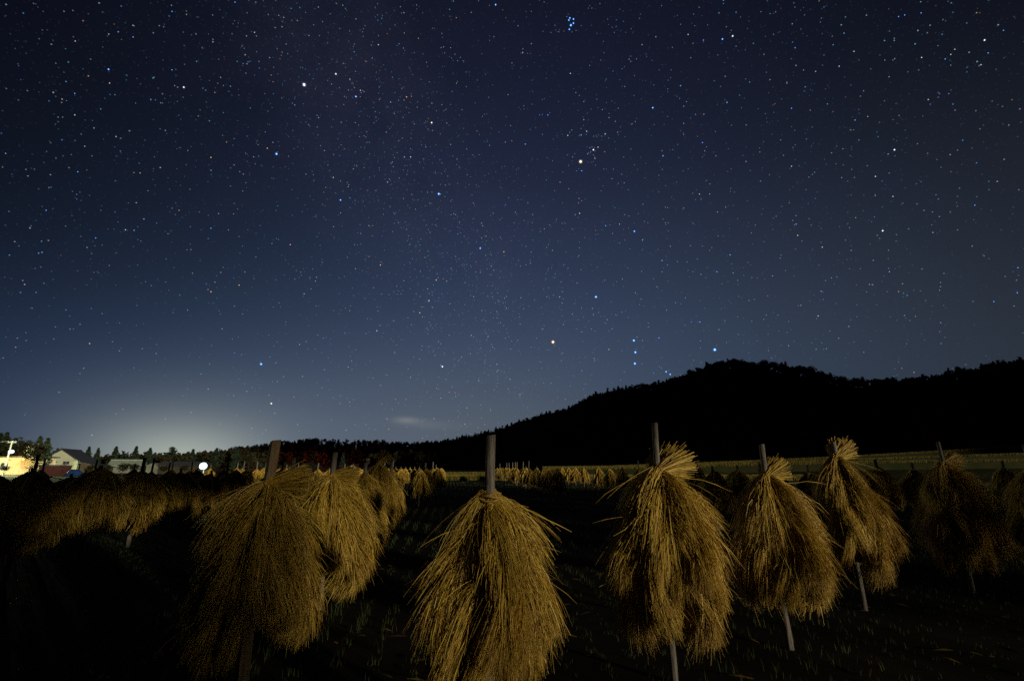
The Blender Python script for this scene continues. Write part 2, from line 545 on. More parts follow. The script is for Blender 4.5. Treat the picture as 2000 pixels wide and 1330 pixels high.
aa = np.arange(-1, 62, .19)
bb = np.arange(-70, 70, .31)
A, B = np.meshgrid(aa, bb)
A = A + rng.normal(0, .03, A.shape)
B = B + rng.normal(0, .018, B.shape)
P2 = np.stack([A.ravel() * FD[0] + B.ravel() * PD[0], A.ravel() * FD[1] + B.ravel() * PD[1]], 1)
inside = (P2[:, 1] > 1.3) & (np.abs(P2[:, 0]) < P2[:, 1] * 1.16 + .6) & (P2[:, 1] < 54)
P2 = P2[inside]
dist = P2[:, 1]
parts = []
TG = [(1, 1, 1), (.8, 1.1, .8), (1.5, 1.15, .7), (1.9, 1.3, .8)]
for lo, hi, pr, n_per, wd in ((0, 9, 1, 11, .0045), (9, 20, .95, 6, .012), (20, 54, .5, 3, .03)):
    s = (dist >= lo) & (dist < hi) & (rng.random(len(dist)) < pr)
    q = P2[s]
    patch = .5 + .5 * np.sin(q[:, 0] * 1.3 + np.sin(q[:, 1] * .9) * 2)
    base = np.concatenate([q, np.full((len(q), 1), -.02)], 1)
    parts.append(blades(base, n_per, .05 + .07 * patch ** 2, wd, .5, TG, rng))
v, f, c = join(parts)
tag(mobj('stubble', meshdata('stubble', v, f, M['stubble'], c)), 'rows of rice stubble with green regrowth', 'stubble', kind='stuff')
# loose straw lying on the ground
q = np.stack([rng.uniform(-7, 7, 420), rng.uniform(1.6, 9, 420)], 1)
n = len(q)
an = rng.uniform(0, np.pi, n)
L = rng.uniform(.05, .18, n)
d = np.stack([np.cos(an), np.sin(an), rng.uniform(-.02, .12, n)], 1) * L[:, None]
s = np.stack([-np.sin(an), np.cos(an), np.zeros(n)], 1) * .004
p0 = np.concatenate([q, np.full((n, 1), .012)], 1)
v = np.stack([p0 - s, p0 + s, p0 + d + s, p0 + d - s, p0 + d * .5 + np.array([0, 0, .012])], 1)
f = np.array([(0, 1, 4), (1, 2, 4), (2, 3, 4), (3, 0, 4)])[None] + (np.arange(n) * 5)[:, None, None]
c = np.concatenate([np.repeat(rng.uniform(.15, .5, (n, 1)), 3, 1), np.ones((n, 1))], 1)
tag(mobj('straw_litter', meshdata('straw_litter', v.reshape(-1, 3), f.reshape(-1, 3), M['straw'], np.repeat(c, 5, 0))),
    'loose cut straws scattered over the stubble', 'straw', kind='stuff')


# ------------------------------------------------------------------ straw sheaves
def tubes(P, rad, cols, sides=3, flat=None):
    """P (n,k,3) curve points, rad (n,k); triangular tubes"""
    n, k, _ = P.shape
    T = np.gradient(P, axis=1)
    T /= np.linalg.norm(T, axis=2)[..., None] + 1e-9
    ref = np.array([.31, .87, .38])
    U = np.cross(T, ref)
    U /= np.linalg.norm(U, axis=2)[..., None] + 1e-9
    V = np.cross(T, U)
    if flat is not None:                       # leaves: wide and thin
        U = U * flat[:, None, None]
        V = V / flat[:, None, None] ** .5
    an = 2 * np.pi * np.arange(sides) / sides
    ring = P[:, :, None, :] + (U[:, :, None, :] * np.cos(an)[None, None, :, None] + V[:, :, None, :] * np.sin(an)[None, None, :, None]) * rad[:, :, None, None]
    v = ring.reshape(-1, 3)
    i0 = (np.arange(n)[:, None, None] * k + np.arange(k - 1)[None, :, None]) * sides
    j = np.arange(sides)[None, None, :]
    j2 = (j + 1) % sides
    f = np.stack([i0 + j, i0 + j2, i0 + sides + j2, i0 + sides + j], -1).reshape(-1, 4)
    c = np.repeat(np.concatenate([cols, np.ones((n, 1))], 1), k * sides, 0)
    return v, f, c


def straw_tints(n, rng):
    base = np.array([(1, 1, 1), (1.2, 1.2, 1.1), (.72, .66, .6), (.95, 1.12, .8), (1.5, 1.75, 3.6), (.5, .46, .5)])
    return base[rng.choice(6, n, p=[.33, .22, .2, .1, .08, .07])] * rng.uniform(.65, 1.15, n)[:, None]


def make_sheaf(n, L, a0, a1, fan, butt, rad, seed, k=6, clumps=11, butt_up=0.0, waist=.035):
    g = np.random.default_rng(seed)
    cy = np.clip(g.normal(0, fan, clumps), -fan * 2, fan * 2)
    cp = g.normal(0, R(9.5), clumps)
    cl = g.uniform(.70, 1.12, clumps)
    ci = g.integers(0, clumps, n)
    yaw = cy[ci] + g.normal(0, fan * .16, n)
    pit = cp[ci] + g.normal(0, R(2.6), n)
    Ln = L * cl[ci] * g.uniform(.8, 1.06, n)
    wild = g.random(n) < .03
    yaw[wild] += g.normal(0, R(28), wild.sum())
    pit[wild] += g.normal(R(6), R(16), wild.sum())
    ang = g.uniform(0, 2 * np.pi, n)
    rr = waist * np.sqrt(g.random(n))
    p = np.stack([g.normal(0, .012, n), rr * np.cos(ang), rr * np.sin(ang)], 1)
    # sheaf is thicker where it fans: upper strands stay on top
    lift = np.sin(ang) * rr / waist
    pts = []
    if butt:
        bl = butt * g.uniform(.55, 1.1, n)
        by = np.cos(ang) * rr / waist * .42 + g.normal(0, .08, n)
        bz = lift * .30 + butt_up + g.normal(0, .07, n)
        e = np.stack([-np.ones(n), by, bz], 1)
        e /= np.linalg.norm(e, axis=1)[:, None]
        pts.append(p + e * bl[:, None])
        pts.append(p + e * (bl * .5)[:, None] + np.array([0, 0, .006]))
    pts.append(p.copy())
    ts = np.linspace(0, 1, k)
    cur = p.copy()
    droop = g.normal(0, R(7), n)
    leafy = g.random(n) < .16
    wav = np.where(leafy, .011, .0045)
    for i in range(1, k):
        tm = (ts[i] + ts[i - 1]) / 2
        e = a0 + (a1 - a0 + droop) * tm ** .85 + pit * min(1, .4 + tm) + lift * R(11) * (1 - tm * .4)
        yw = yaw * min(1.0, .55 + tm)
        st = (Ln / (k - 1))[:, None]
        cur = cur + st * np.stack([np.cos(e) * np.cos(yw), np.cos(e) * np.sin(yw), np.sin(e)], 1)
        cur = cur + g.normal(0, 1, (n, 3)) * wav[:, None]
        pts.append(cur.copy())
    Pt = np.stack(pts, 1)
    kk = Pt.shape[1]
    prof = np.linspace(1.1, .8, kk)
    rd = rad * prof[None] * g.uniform(.7, 1.25, n)[:, None]
    ear = g.random(n) < .45
    rd[ear, -2] *= 1.55
    rd[:, -1] *= .45
    tn = straw_tints(n, g)
    tn[leafy] *= np.array([1.05, 1.12, 1.25])
    return tubes(Pt, rd, tn, flat=np.where(leafy, 2.6, 1.0))


def sheaf_mesh(name, *a, **k):
    v, f, c = make_sheaf(*a, **k)
    return meshdata(name, v, f, M['straw'], c)


def torus_band(r, t_, n=16, m=5):
    v, f = [], []
    for i in range(n):
        a = 2 * math.pi * i / n
        for j in range(m):
            b = 2 * math.pi * j / m
            q = r + t_ * math.cos(b) + .003 * math.sin(5 * a)
            v.append((t_ * 1.5 * math.sin(b) + .004 * math.sin(3 * a), q * math.cos(a), q * math.sin(a)))
            f.append((i * m + j, ((i + 1) % n) * m + j, ((i + 1) % n) * m + (j + 1) % m, i * m + (j + 1) % m))
    return v, f


NEAR = {'top': [], 'mid': [], 'low': [], 'cross': []}
for i in range(6):
    NEAR['top'].append(sheaf_mesh('sheaf', 860, .60, R(-26 - 3 * i), R(-88), R(9), .04, .0018, 100 + i, waist=.04))
for i in range(7):
    NEAR['mid'].append(sheaf_mesh('sheaf', 860, .58, R(-36 - 2 * i), R(-94), R(9.5), .05, .0018, 200 + i, waist=.045))
for i in range(6):
    NEAR['low'].append(sheaf_mesh('sheaf', 800, .52, R(-48), R(-97), R(9.5), .04, .0018, 300 + i, waist=.045))
for i in range(3):
    NEAR['cross'].append(sheaf_mesh('sheaf', 820, .58, R(-20), R(-80), R(9), .31, .0020, 400 + i, waist=.045))
MID = {'top': [], 'mid': [], 'low': [], 'cross': []}
for i in range(3):
    MID['top'].append(sheaf_mesh('sheaf', 160, .60, R(-28), R(-88), R(9), .04, .0055, 500 + i, k=5, waist=.045))
    MID['mid'].append(sheaf_mesh('sheaf', 160, .58, R(-38), R(-93), R(10), .05, .0055, 600 + i, k=5, waist=.05))
    MID['low'].append(sheaf_mesh('sheaf', 150, .52, R(-48), R(-96), R(10), .04, .0055, 700 + i, k=5, waist=.05))
MID['cross'].append(sheaf_mesh('sheaf', 160, .56, R(-16), R(-70), R(10), .2, .0055, 800, k=5, waist=.045))


def far_straw(seed):
    """the whole straw coat of a distant heap, origin at its top"""
    g = np.random.default_rng(seed)
    parts = []
    for kind, n_, r0, dz, L_, a0, a1 in (('top', 6, .045, -.02, .6, -48, -80), ('mid', 8, .19, -.24, .54, -58, -88), ('low', 8, .28, -.5, .5, -64, -90)):
        ph_ = g.uniform(0, 6.3)
        for j in range(n_):
            v, f, c = make_sheaf(55, L_, R(a0), R(a1), R(14), .03, .011, seed * 50 + j, k=4, waist=.05)
            az = ph_ + 2 * np.pi * (j + g.uniform(-.3, .3)) / n_
            ca, sa = np.cos(az), np.sin(az)
            sc = g.uniform(.85, 1.15)
            v = v * sc
            w_ = np.stack([v[:, 0] * ca - v[:, 1] * sa + r0 * ca, v[:, 0] * sa + v[:, 1] * ca + r0 * sa, v[:, 2] + dz + g.uniform(-.04, .04)], 1)
            parts.append((w_, f, c))
    v, f, c = join(parts)
    return meshdata('straw', v, f, M['straw'], c)


FAR = [far_straw(40 + i) for i in range(6)]
tv, tf = torus_band(.047, .006)
TIE = meshdata('tie', tv, tf, M['tie'], smooth=True)
tv, tf = torus_band(.080, .005, 26)
COLLAR = meshdata('collar', tv, tf, M['tie'], smooth=True)


def strays(seed, n, H, rad_):
    """single straws that hang or stick out of a heap; origin at the heap's top"""
    g = np.random.default_rng(seed)
    az = g.uniform(0, 2 * np.pi, n)
    zt = g.uniform(.06, .8, n)
    ro = rad_ * np.clip(zt * 1.6, .25, 1) * g.uniform(.8, 1, n)
    p = np.stack([ro * np.cos(az), ro * np.sin(az), -zt * H], 1)
    el_ = g.uniform(R(-85), R(15), n)
    aa_ = az + g.normal(0, .5, n)
    L_ = g.uniform(.1, .26, n)
    pts = [p]
    cur = p
    for i in range(3):
        e = el_ - R(14) * i
        cur = cur + (L_ / 3)[:, None] * np.stack([np.cos(e) * np.cos(aa_), np.cos(e) * np.sin(aa_), np.sin(e)], 1)
        pts.append(cur)
    Pt = np.stack(pts, 1)
    rd = np.full((n, 4), .0019)
    v, f, c = tubes(Pt, rd, straw_tints(n, g) * 1.1)
    return meshdata('loose_straw', v, f, M['straw'], c)


STRAY = [strays(900 + i, 110, 1.08, .36) for i in range(3)]


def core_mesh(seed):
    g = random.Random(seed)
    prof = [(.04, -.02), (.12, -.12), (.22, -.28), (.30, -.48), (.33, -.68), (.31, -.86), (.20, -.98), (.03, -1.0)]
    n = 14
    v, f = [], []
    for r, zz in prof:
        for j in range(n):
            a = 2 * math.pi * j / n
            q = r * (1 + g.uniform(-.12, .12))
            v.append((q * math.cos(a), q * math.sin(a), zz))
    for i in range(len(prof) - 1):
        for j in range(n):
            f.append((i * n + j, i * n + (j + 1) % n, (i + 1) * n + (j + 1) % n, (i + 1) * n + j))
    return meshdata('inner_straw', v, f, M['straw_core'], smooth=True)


CORE = [core_mesh(i) for i in range(3)]


def pole_mesh(h, r, seed, square=False, lean=0.0):
    g = random.Random(seed)
    n = 4 if square else 10
    k = 9
    pts, v, f = [], [], []
    bx, by = g.choice((-1, 1)) * g.uniform(.012, .032), g.uniform(-.025, .025)
    for i in range(k):
        t_ = i / (k - 1)
        cx = bx * math.sin(t_ * 3.1) + g.uniform(-.004, .004)
        cy = by * math.sin(t_ * 2.6) + g.uniform(-.004, .004)
        rr = r * (1.12 - .22 * t_) * (1.25 if square else 1)
        for j in range(n):
            a = 2 * math.pi * (j + .5) / n
            q = rr * (1 + (0 if square else g.uniform(-.06, .06)))
            v.append((cx + q * math.cos(a), cy + q * math.sin(a), -.15 + (h + .15) * t_))
    for i in range(k - 1):
        for j in range(n):
            f.append((i * n + j, i * n + (j + 1) % n, (i + 1) * n + (j + 1) % n, (i + 1) * n + j))
    # rough sawn top, slightly tilted
    b = (k - 1) * n
    for j in range(n):
        x, y, zz = v[b + j]
        v[b + j] = (x, y, zz + g.uniform(-.5, .5) * .008 + (x - bx) * .15)
    f.append(tuple(range(b, b + n)))
    return meshdata('pole', v, f, M['wood_brown'] if square else M['wood'], smooth=not square)


FAR_POLE = [pole_mesh(1.8, .034, 50 + i) for i in range(3)]


def haystack(base, z_top, z_bot, pole_h, label, group=None, seed=0, lod='near', width=1.0, pole_r=.034, square=False,
             cross=None, collar=False, tilt=(0, 0), pole_off=(0, 0)):
    g = random.Random(seed * 7 + 3)
    root = empty('haystack', base)
    root.rotation_euler = (tilt[0], tilt[1], 0)
    tag(root, label, 'haystack', group)
    H = z_top - z_bot
    src = NEAR if lod == 'near' else MID
    if lod == 'near':
        pl = mobj('pole', pole_mesh(pole_h, pole_r, seed, square), root, (pole_off[0], pole_off[1], 0), (0, 0, g.uniform(0, 1) if not square else .75))
    else:
        s_ = pole_h / 1.8
        pl = mobj('pole', g.choice(FAR_POLE), root, (0, 0, 0), (0, 0, g.uniform(0, 6)), (s_ * 1.1, s_ * 1.1, s_))
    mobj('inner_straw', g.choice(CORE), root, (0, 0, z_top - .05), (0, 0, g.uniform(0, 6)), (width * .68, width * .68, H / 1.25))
    sH = H / 1.1
    if lod == 'near':
        tiers = [('low', 9, .20, -.60, 4), ('low', 9, .22, -.49, 2), ('mid', 9, .17, -.39, 4), ('mid', 9, .13, -.27, 2), ('mid', 8, .09, -.16, 2), ('top', 8, .05, -.08, 4), ('top', 7, .04, -.01, 10)]
    elif lod == 'mid':
        tiers = [('top', 7, .045, -.02, 6), ('mid', 7, .10, -.17, 2), ('mid', 8, .16, -.35, 2), ('low', 8, .21, -.52, 2)]
    else:
        tiers = []
        mobj('straw', g.choice(FAR), root, (0, 0, z_top), (0, 0, g.uniform(0, 6)), (width, width, H / 1.1))
    for kind, n_, r0, dz, tl in tiers:
        ph_ = g.uniform(0, 6.3)
        for j in range(n_):
            az = ph_ + 2 * math.pi * (j + g.uniform(-.35, .35)) / n_
            r_ = r0 * width * g.uniform(.8, 1.2)
            sc = g.uniform(.84, 1.14) * (width * .5 + sH * .5)
            if g.random() < .16:
                tl2, dy = tl - 10, g.uniform(-.5, .5)          # a sheaf that has slipped and splays out
            else:
                tl2, dy = tl + g.uniform(-6, 7), g.uniform(-.2, .2)
            mobj('sheaf', g.choice(src[kind]), root, (r_ * math.cos(az), r_ * math.sin(az), z_top + min(dz * sH + g.uniform(-.10, .10), -.005)),
                 (g.uniform(-.45, .45), R(tl2), az + dy), (sc * width * .88, sc * width * g.uniform(.75, 1.15), sc * .96))
    if cross:
        for (az, pitch, dz, sx, off) in cross:
            c_ = mobj('sheaf', g.choice(src['cross']), root, (off * math.cos(az), off * math.sin(az), z_top + dz), (g.uniform(-.2, .2), R(pitch), R(az)), sx)
            mobj('tie', TIE, c_)
    if collar:
        for q in range(3):
            mobj('collar', COLLAR, root, (0, 0, z_top - .012 + .011 * q), (0, R(78 + 9 * q), R(80 + 50 * q)), 1 - .05 * q)
    if lod == 'near':
        ls = mobj('loose_straw', g.choice(STRAY), root, (0, 0, z_top), (0, 0, g.uniform(0, 6)), (width, width, H / 1.1))
        ls['kind'] = 'stuff'
    return root


def stack_px(px, py_top, depth, py_pole, py_bot, label, **k):
    """place a stack by where its pole enters the straw"""
    top = spot(px, py_top, depth)
    pole = spot(px, py_pole, depth)
    bot = spot(px, py_bot, depth)
    return haystack((top.x, depth, 0), top.z, max(bot.z, .12), pole.z, label, **k)


stack_px(528, 948, 3.5, 861, 1262, 'large dim haystack with a square-cut brown post, beside the brightest haystack', seed=1, square=True, pole_r=.036, width=.88,
         cross=[(205, 8, .0, .9, .03)])
stack_px(958, 968, 3.25, 851, 1345, 'brightest haystack, with a twisted straw collar round a pale pole', seed=2, pole_r=.036, width=.92, collar=True)
stack_px(1284, 925, 4.0, 827, 1252, 'haystack with a tall crooked pole and a tied sheaf laid across its top', seed=3, pole_r=.026, width=.95,
         cross=[(218, 16, .02, 1.1, .03), (240, 22, -.02, 1.0, .05)])
stack_px(1497, 933, 4.65, 868, 1195, 'haystack on a leaning post, second from the brightest one towards the hill side', seed=4, pole_r=.029, width=.9,
         cross=[(224, 15, .01, 1.0, .03)])
stack_px(1636, 899, 5.8, 862, 1138, 'haystack with a raised bright cut sheaf end at its peak', seed=5, pole_r=.028, width=.82,
         cross=[(216, 24, .04, 1.05, .02)])
stack_px(1842, 908, 6.6, 864, 1120, 'very dark haystack with a thin leaning pole below the hill shoulder', seed=6, pole_r=.025, width=.86,
         cross=[(208, 8, .02, .95, .02)])
stack_px(2012, 915, 7.3, 868, 1100, 'black haystack cut off by the photo edge below the hill', seed=7, pole_r=.03, width=.9)
stack_px(650, 936, 5.9, 884, 1130, 'haystack half hidden behind the square-posted one', seed=8, pole_r=.035, width=1.2,
         cross=[(205, 4, .02, 1.0, .03)])
stack_px(712, 930, 7.4, 903, 1075, 'slim haystack squeezed between two others at the end of the front row', seed=9, pole_r=.032, width=.92)
stack_px(739, 908, 9.4, 898, 1052, 'pointed haystack at the far end of the front row, by the open stubble', seed=10, pole_r=.034, width=.85,
         cross=[(250, 35, .03, .9, .02)])
stack_px(763, 930, 12.0, 903, 1020, 'haystack mostly hidden behind the pointed one, its pole bare', seed=11, lod='mid')
stack_px(607, 930, 7.3, 887, 1080, 'haystack hidden behind the square-posted one, only its double post showing', seed=12, lod='mid')

# dim row on the village side
for i, (px, yt, dp, yp, yb, lb) in enumerate([
        (-20, 935, 6.6, 905, 1080, 'black haystack cut off by the photo edge below the orange lit wall'),
        (62, 930, 7.0, 915, 1065, 'broad dark haystack below the leafy tree by the lit house'),
        (138, 938, 10.5, 925, 1030, 'small dark haystack peeking out below the lit gable house'),
        (196, 920, 8.8, 908, 1030, 'tall dark haystack in the dim row with a steep pointed top'),
        (278, 926, 10.3, 893, 1022, 'rounded dark haystack with a grey pole rising from it'),
        (352, 928, 12.0, 915, 1010, 'dark haystack to the near side of the blue white lamp'),
        (412, 930, 13.6, 918, 1000, 'dark haystack directly below the blue white lamp'),
        (442, 930, 15.5, 903, 990, 'dim haystack with a pale pole just beyond the blue white lamp')]):
    stack_px(px, yt, dp, yp, yb + 12, lb, seed=20 + i, lod='mid', width=1.18, group='dim haystacks on the village side')
ORD = 'nearest,second nearest,third nearest,fourth nearest,fifth nearest,sixth nearest,seventh nearest,eighth nearest,ninth nearest,tenth nearest,eleventh nearest,twelfth nearest,thirteenth nearest,fourteenth nearest,fifteenth nearest,sixteenth nearest,seventeenth nearest'.split(',')
MARKS = [(15, 'the orange lit wall'), (72, 'the leafy tree'), (122, 'the lit gable house'), (175, 'the dark lean-to'), (219, 'the pale-roofed house'), (267, 'the tall pointed conifer'),
         (330, 'the long low shed'), (397, 'the blue white lamp'), (464, 'the ragged conifer'), (530, 'the square brown post'), (607, 'the double post'), (689, 'the tiny far hut'), (760, 'the dark far ridge')]
crowd = []
n_ = 0
for (x0, y0, cnt, step, hd) in ((-12.5, 19, 9, 2.3, -13), (-9.2, 18, 10, 2.6, -7.3), (-5.8, 15.5, 10, 2.7, -7.3), (-14, 14, 9, 2.7, -10),
                                (-3.6, 20, 9, 3.3, -7.3), (-20, 18, 8, 3.0, -7.3), (-18.5, 28, 7, 3.2, -7.3)):
    for j in range(cnt):
        n_ += 1
        x = x0 + math.sin(R(hd)) * step * j + rnd.uniform(-.3, .3)
        y = y0 + math.cos(R(hd)) * step * j + rnd.uniform(-.3, .3)
        if abs(x) > y * 1.14 + 1:
            continue
        crowd.append((y, x, n_))
seen = {}
for y, x, n_ in sorted(crowd):
    d_ = Vector((x, y, 1.3 - CAM_H))
    mk = min(MARKS, key=lambda q: abs(q[0] - (1000 + FPX * x / (y * CP + d_.z * SP))))[1]
    seen[mk] = seen.get(mk, 0) + 1
    haystack((x, y, 0), rnd.uniform(1.28, 1.42), .3, rnd.choice([1.45, 1.5, 1.75, 1.9]), ORD[seen[mk] - 1] + ' of the far crowded haystacks in line with ' + mk,
             'crowded haystacks before the village', seed=60 + n_, lod='far' if y > 18 else 'mid', width=rnd.uniform(.9, 1.1))
# rows lit on the open field
for j in range(17):
    y = 25.5 + j * 2.5
    x = 2.45 - (y - 25.5) * .108 + rnd.uniform(-.15, .15)
    haystack((x, y, 0), 1.38 + rnd.uniform(-.06, .06), .18, rnd.choice([1.5, 1.6, 2.0]), ORD[j] + ' small haystack of the long far row behind the brightest one', 'long far row of haystacks', seed=160 + j, lod='far', width=.95)
for j in range(4):
    y = 26.5 + j * 2.6
    haystack((7.0 - j * .28, y, 0), 1.42 + rnd.uniform(-.05, .08), .18, rnd.choice([1.5, 1.6, 1.9]), ORD[j] + ' small haystack of the short far row beside the crooked-poled one', 'short far row of haystacks', seed=190 + j, lod='far')
for j in range(4):
    y = 39.5 + j * 2.8
    haystack((5.9 - j * .3, y, 0), 1.4, .2, 1.6, ORD[j] + ' small haystack of the group between the two far rows', 'far haystacks between the rows', seed=195 + j, lod='far')
for j, px in enumerate((831, 849, 863)):
    b = spot(px, 932, 56)
    haystack((b.x, 56, 0), 1.3, .15, 1.4, ('outer', 'middle', 'inner')[j] + ' of three tiny dark haystacks before the yellow rice, counted from the village side', 'three tiny haystacks by the rice', seed=200 + j, lod='far', width=.9)
for j, px in enumerate((772, 782, 791, 800, 809, 818)):
    b = spot(px, 932, 52 - j * .8)
    haystack((b.x, 52 - j * .8, 0), 1.35, .2, 1.6, ('first', 'second', 'third', 'fourth', 'fifth', 'sixth')[j] + ' tiny haystack from the pointed one in the dark row by the stubble', 'tiny dark row of haystacks', seed=210 + j, lod='far')
# behind the front row, hill side
for j, (px, yt, dp, yp, yb, lb) in enumerate([
        (1392, 922, 12.8, 910, 1005, 'dim haystack in the gap behind the crooked-poled one, nearer to it'),
        (1441, 922, 13.4, 908, 998, 'dim haystack in the gap behind the crooked-poled one, nearer the leaning post'),
        (1508, 915, 15.0, 890, 990, 'dim haystack hidden behind the leaning-post haystack'),
        (1580, 925, 12.6, 908, 1000, 'small dim haystack between the leaning post and the raised sheaf end'),
        (1712, 916, 11.0, 898, 992, 'dark round haystack just behind the raised sheaf end, on the hill side'),
        (1784, 920, 11.6, 903, 992, 'dark round haystack next to the thin leaning pole'),
        (1362, 915, 20.0, 905, 970, 'small dim haystack showing above the crooked-poled one'),
        (1960, 918, 12.5, 900, 990, 'black haystack near the photo edge, behind the thin leaning pole')]):
    stack_px(px, yt, dp, yp, yb, lb, seed=230 + j, lod='mid', group='dim haystacks behind the front row')

# ------------------------------------------------------------------ standing rice and terraces
rng = np.random.default_rng(77)


def rice_block(name, corners, h, dens, label, wd=.03, step_edge=None):
    """a stand of ripe rice between a front line and a back line (polyline lists of 3D points)"""
    front, back = corners
    pts = []
    for i in range(len(front) - 1):
        a, b, c_, d_ = (np.array(q) for q in (front[i], front[i + 1], back[i], back[i + 1]))
        wdt = np.linalg.norm(b - a)
        n = int(wdt * dens)
        u = rng.random(n)[:, None]
        vv = (rng.random(n) ** 1.6)[:, None]
        pts.append((a * (1 - u) + b * u) * (1 - vv) + (c_ * (1 - u) + d_ * u) * vv)
    base = np.concatenate(pts)
    v, f, c = blades(base, 3, h, wd, .45, [(1, 1, 1), (.85, .95, .8), (1.1, 1.0, 1.1), (.7, .85, .6)], rng)
    tag(mobj(name, meshdata(name, v, f, M['rice'], c)), label, 'rice', kind='stuff')


rice_block('ripe_rice', ([(-22, 58, 0), (0, 58, 0), (14, 58, 0), (40, 57, 0)], [(-24, 66, 0), (0, 66, 0), (14, 66, 0), (40, 66, 0)]), .62, 620, 'strip of ripe yellow rice across the far edge of the stubble', .022)
rice_block('ripe_rice', ([(-36, 84, .1), (0, 84, .1), (40, 82, .1)], [(-36, 87, .1), (0, 87, .1), (40, 85, .1)]), .6, 300, 'thin second line of ripe rice beyond the yellow strip', .028)

# terraced slope on the hill side: rows of front-edge points (pixel, depth) from low to high
XS = [1060, 1180, 1310, 1480, 1660, 1820, 2000, 2250, 2600]


def edge(ys, depth):
    return [spot(x, y, depth) for x, y in zip(XS, ys)]


E0 = [Vector((spot(x, 925, 66).x, 66, -.01)) for x in XS]
E1 = edge([917.5, 917, 914, 909, 905, 903, 901, 898, 895], 80)
E2 = edge([915.5, 914.5, 910.5, 905, 899.5, 894, 888, 879, 868], 95)
E3 = edge([914, 912.5, 908, 901.5, 893, 884, 873, 858, 838], 112)
E4 = edge([913, 911.5, 906.5, 900, 891, 881, 869, 853, 832], 170)
rows = [E0]
for prev, e in ((E0, E1), (E1, E2), (E2, E3)):
    drop = []
    for p in e:
        drop.append(Vector((p.x, p.y - .5, max(p.z - 1.1, -.005 + .0005 * p.y))))
    rows += [drop, e]
rows.append(E4)
v = [tuple(p) for r_ in rows for p in r_]
k = len(XS)
f = [(i * k + j, i * k + j + 1, (i + 1) * k + j + 1, (i + 1) * k + j) for i in range(len(rows) - 1) for j in range(k - 1)]
tag(mobj('terraces', meshdata('terraces', v, f, M['grass'])), 'dark terraced fields stepping up towards the hill', 'terraces', kind='structure')
for e, lb in ((E1, 'lowest yellow rice line along the terraces'), (E2, 'middle yellow rice line along the terraces'), (E3, 'upper faint rice line along the terraces')):
    back = [p + Vector((0, 1.6, .0)) for p in e]
    rice_block('terrace_rice', (e, back), .42, 150, lb, .026)


# ------------------------------------------------------------------ trees
def crown_broad(g, n, rx, rz, zc, leaf, lobes=7):
    """leaf clumps spread through several uneven lobes"""
    cs = []
    for i in range(lobes):
        a = g.uniform(0, 2 * np.pi)
        q = g.uniform(.15, .62)
        cs.append((rx * q * np.cos(a), rx * q * np.sin(a), zc + rz * g.uniform(-.55, .6), g.uniform(.35, .6)))
    cs.append((0, 0, zc, .7))
    cs = np.array(cs)
    ci = g.integers(0, len(cs), n)
    d = g.normal(0, 1, (n, 3))
    d /= np.linalg.norm(d, axis=1)[:, None]
    rr = (g.random(n) ** .45)[:, None] * cs[ci, 3][:, None]
    return cs[ci, :3] + d * rr * np.array([rx, rx, rz]) * .95


def crown_conifer(g, n, rx, h, z0):
    t_ = g.random(n) ** .8
    az = g.uniform(0, 2 * np.pi, n)
    ragged = 1 + .35 * np.sin(az * 3 + t_ * 19) + g.normal(0, .15, n)
    r = rx * (1 - t_) ** .85 * ragged * np.sqrt(g.random(n) * .8 + .2)
    return np.stack([r * np.cos(az), r * np.sin(az), z0 + (h - z0) * t_ - r * .25], 1)


def leaf_cards(p, size, g, flat=.5):
    n = len(p)
    a = g.normal(0, 1, (n, 3))
    a[:, 2] *= flat
    a /= np.linalg.norm(a, axis=1)[:, None]
    b = np.cross(a, g.normal(0, 1, (n, 3)))
    b /= np.linalg.norm(b, axis=1)[:, None] + 1e-9
    s = size * g.uniform(.6, 1.3, n)[:, None]
    v = np.stack([p - a * s, p - b * s * .55, p + a * s, p + b * s * .6], 1)
    f = np.array([(0, 1, 2), (0, 2, 3)])[None] + (np.arange(n) * 4)[:, None, None]
    tn = np.repeat(g.uniform(.55, 1.3, (n, 1)), 3, 1) * np.array([(1, 1, 1), (1.25, .95, .8), (.8, 1.05, .9)])[g.integers(0, 3, n)]
    c = np.concatenate([tn, np.ones((n, 1))], 1)
    return v.reshape(-1, 3), f.reshape(-1, 3), np.repeat(c, 4, 0)


def trunk_mesh(h, r, seed, limbs=6):
    g = random.Random(seed)
    mb = MB()
    pts = [(g.uniform(-.02, .02) * h * i / 5, g.uniform(-.02, .02) * h * i / 5, h * i / 5 - .3) for i in range(6)]
    mb.tube(pts, [r * (1.15 - .17 * i) for i in range(6)], 7)
    for i in range(limbs):
        t_ = g.uniform(.45, .95)
        a = g.uniform(0, 6.28)
        b = Vector((0, 0, h * t_ - .3))
        e = b + Vector((math.cos(a), math.sin(a), .8)) * h * g.uniform(.16, .3)
        mb.tube([b, (b + e) / 2 + Vector((0, 0, -.03 * h)), e], [r * .45, r * .3, r * .12], 5)
    return meshdata('trunk', mb.v, mb.f, M['bark'], smooth=True)


def tree_meshes(kind, seed, n, leaf):
    """unit trees: height 1"""
    g = np.random.default_rng(seed)
    if kind == 'broad':
        p = crown_broad(g, n, .36, .34, .62, leaf)
        mat, tr = M['leaf'], trunk_mesh(.62, .030, seed)
    elif kind == 'pine':                       # tall bare stem, tufted head
        p = crown_broad(g, n, .20, .20, .80, leaf, 5)
        mat, tr = M['needle'], trunk_mesh(.85, .020, seed, 5)
    else:
        p = crown_conifer(g, n, .21, 1.0, .10)
        mat, tr = M['needle'], trunk_mesh(.9, .022, seed, 3)
    v, f, c = leaf_cards(p, leaf, g)
    return meshdata('crown', v, f, mat, c), tr


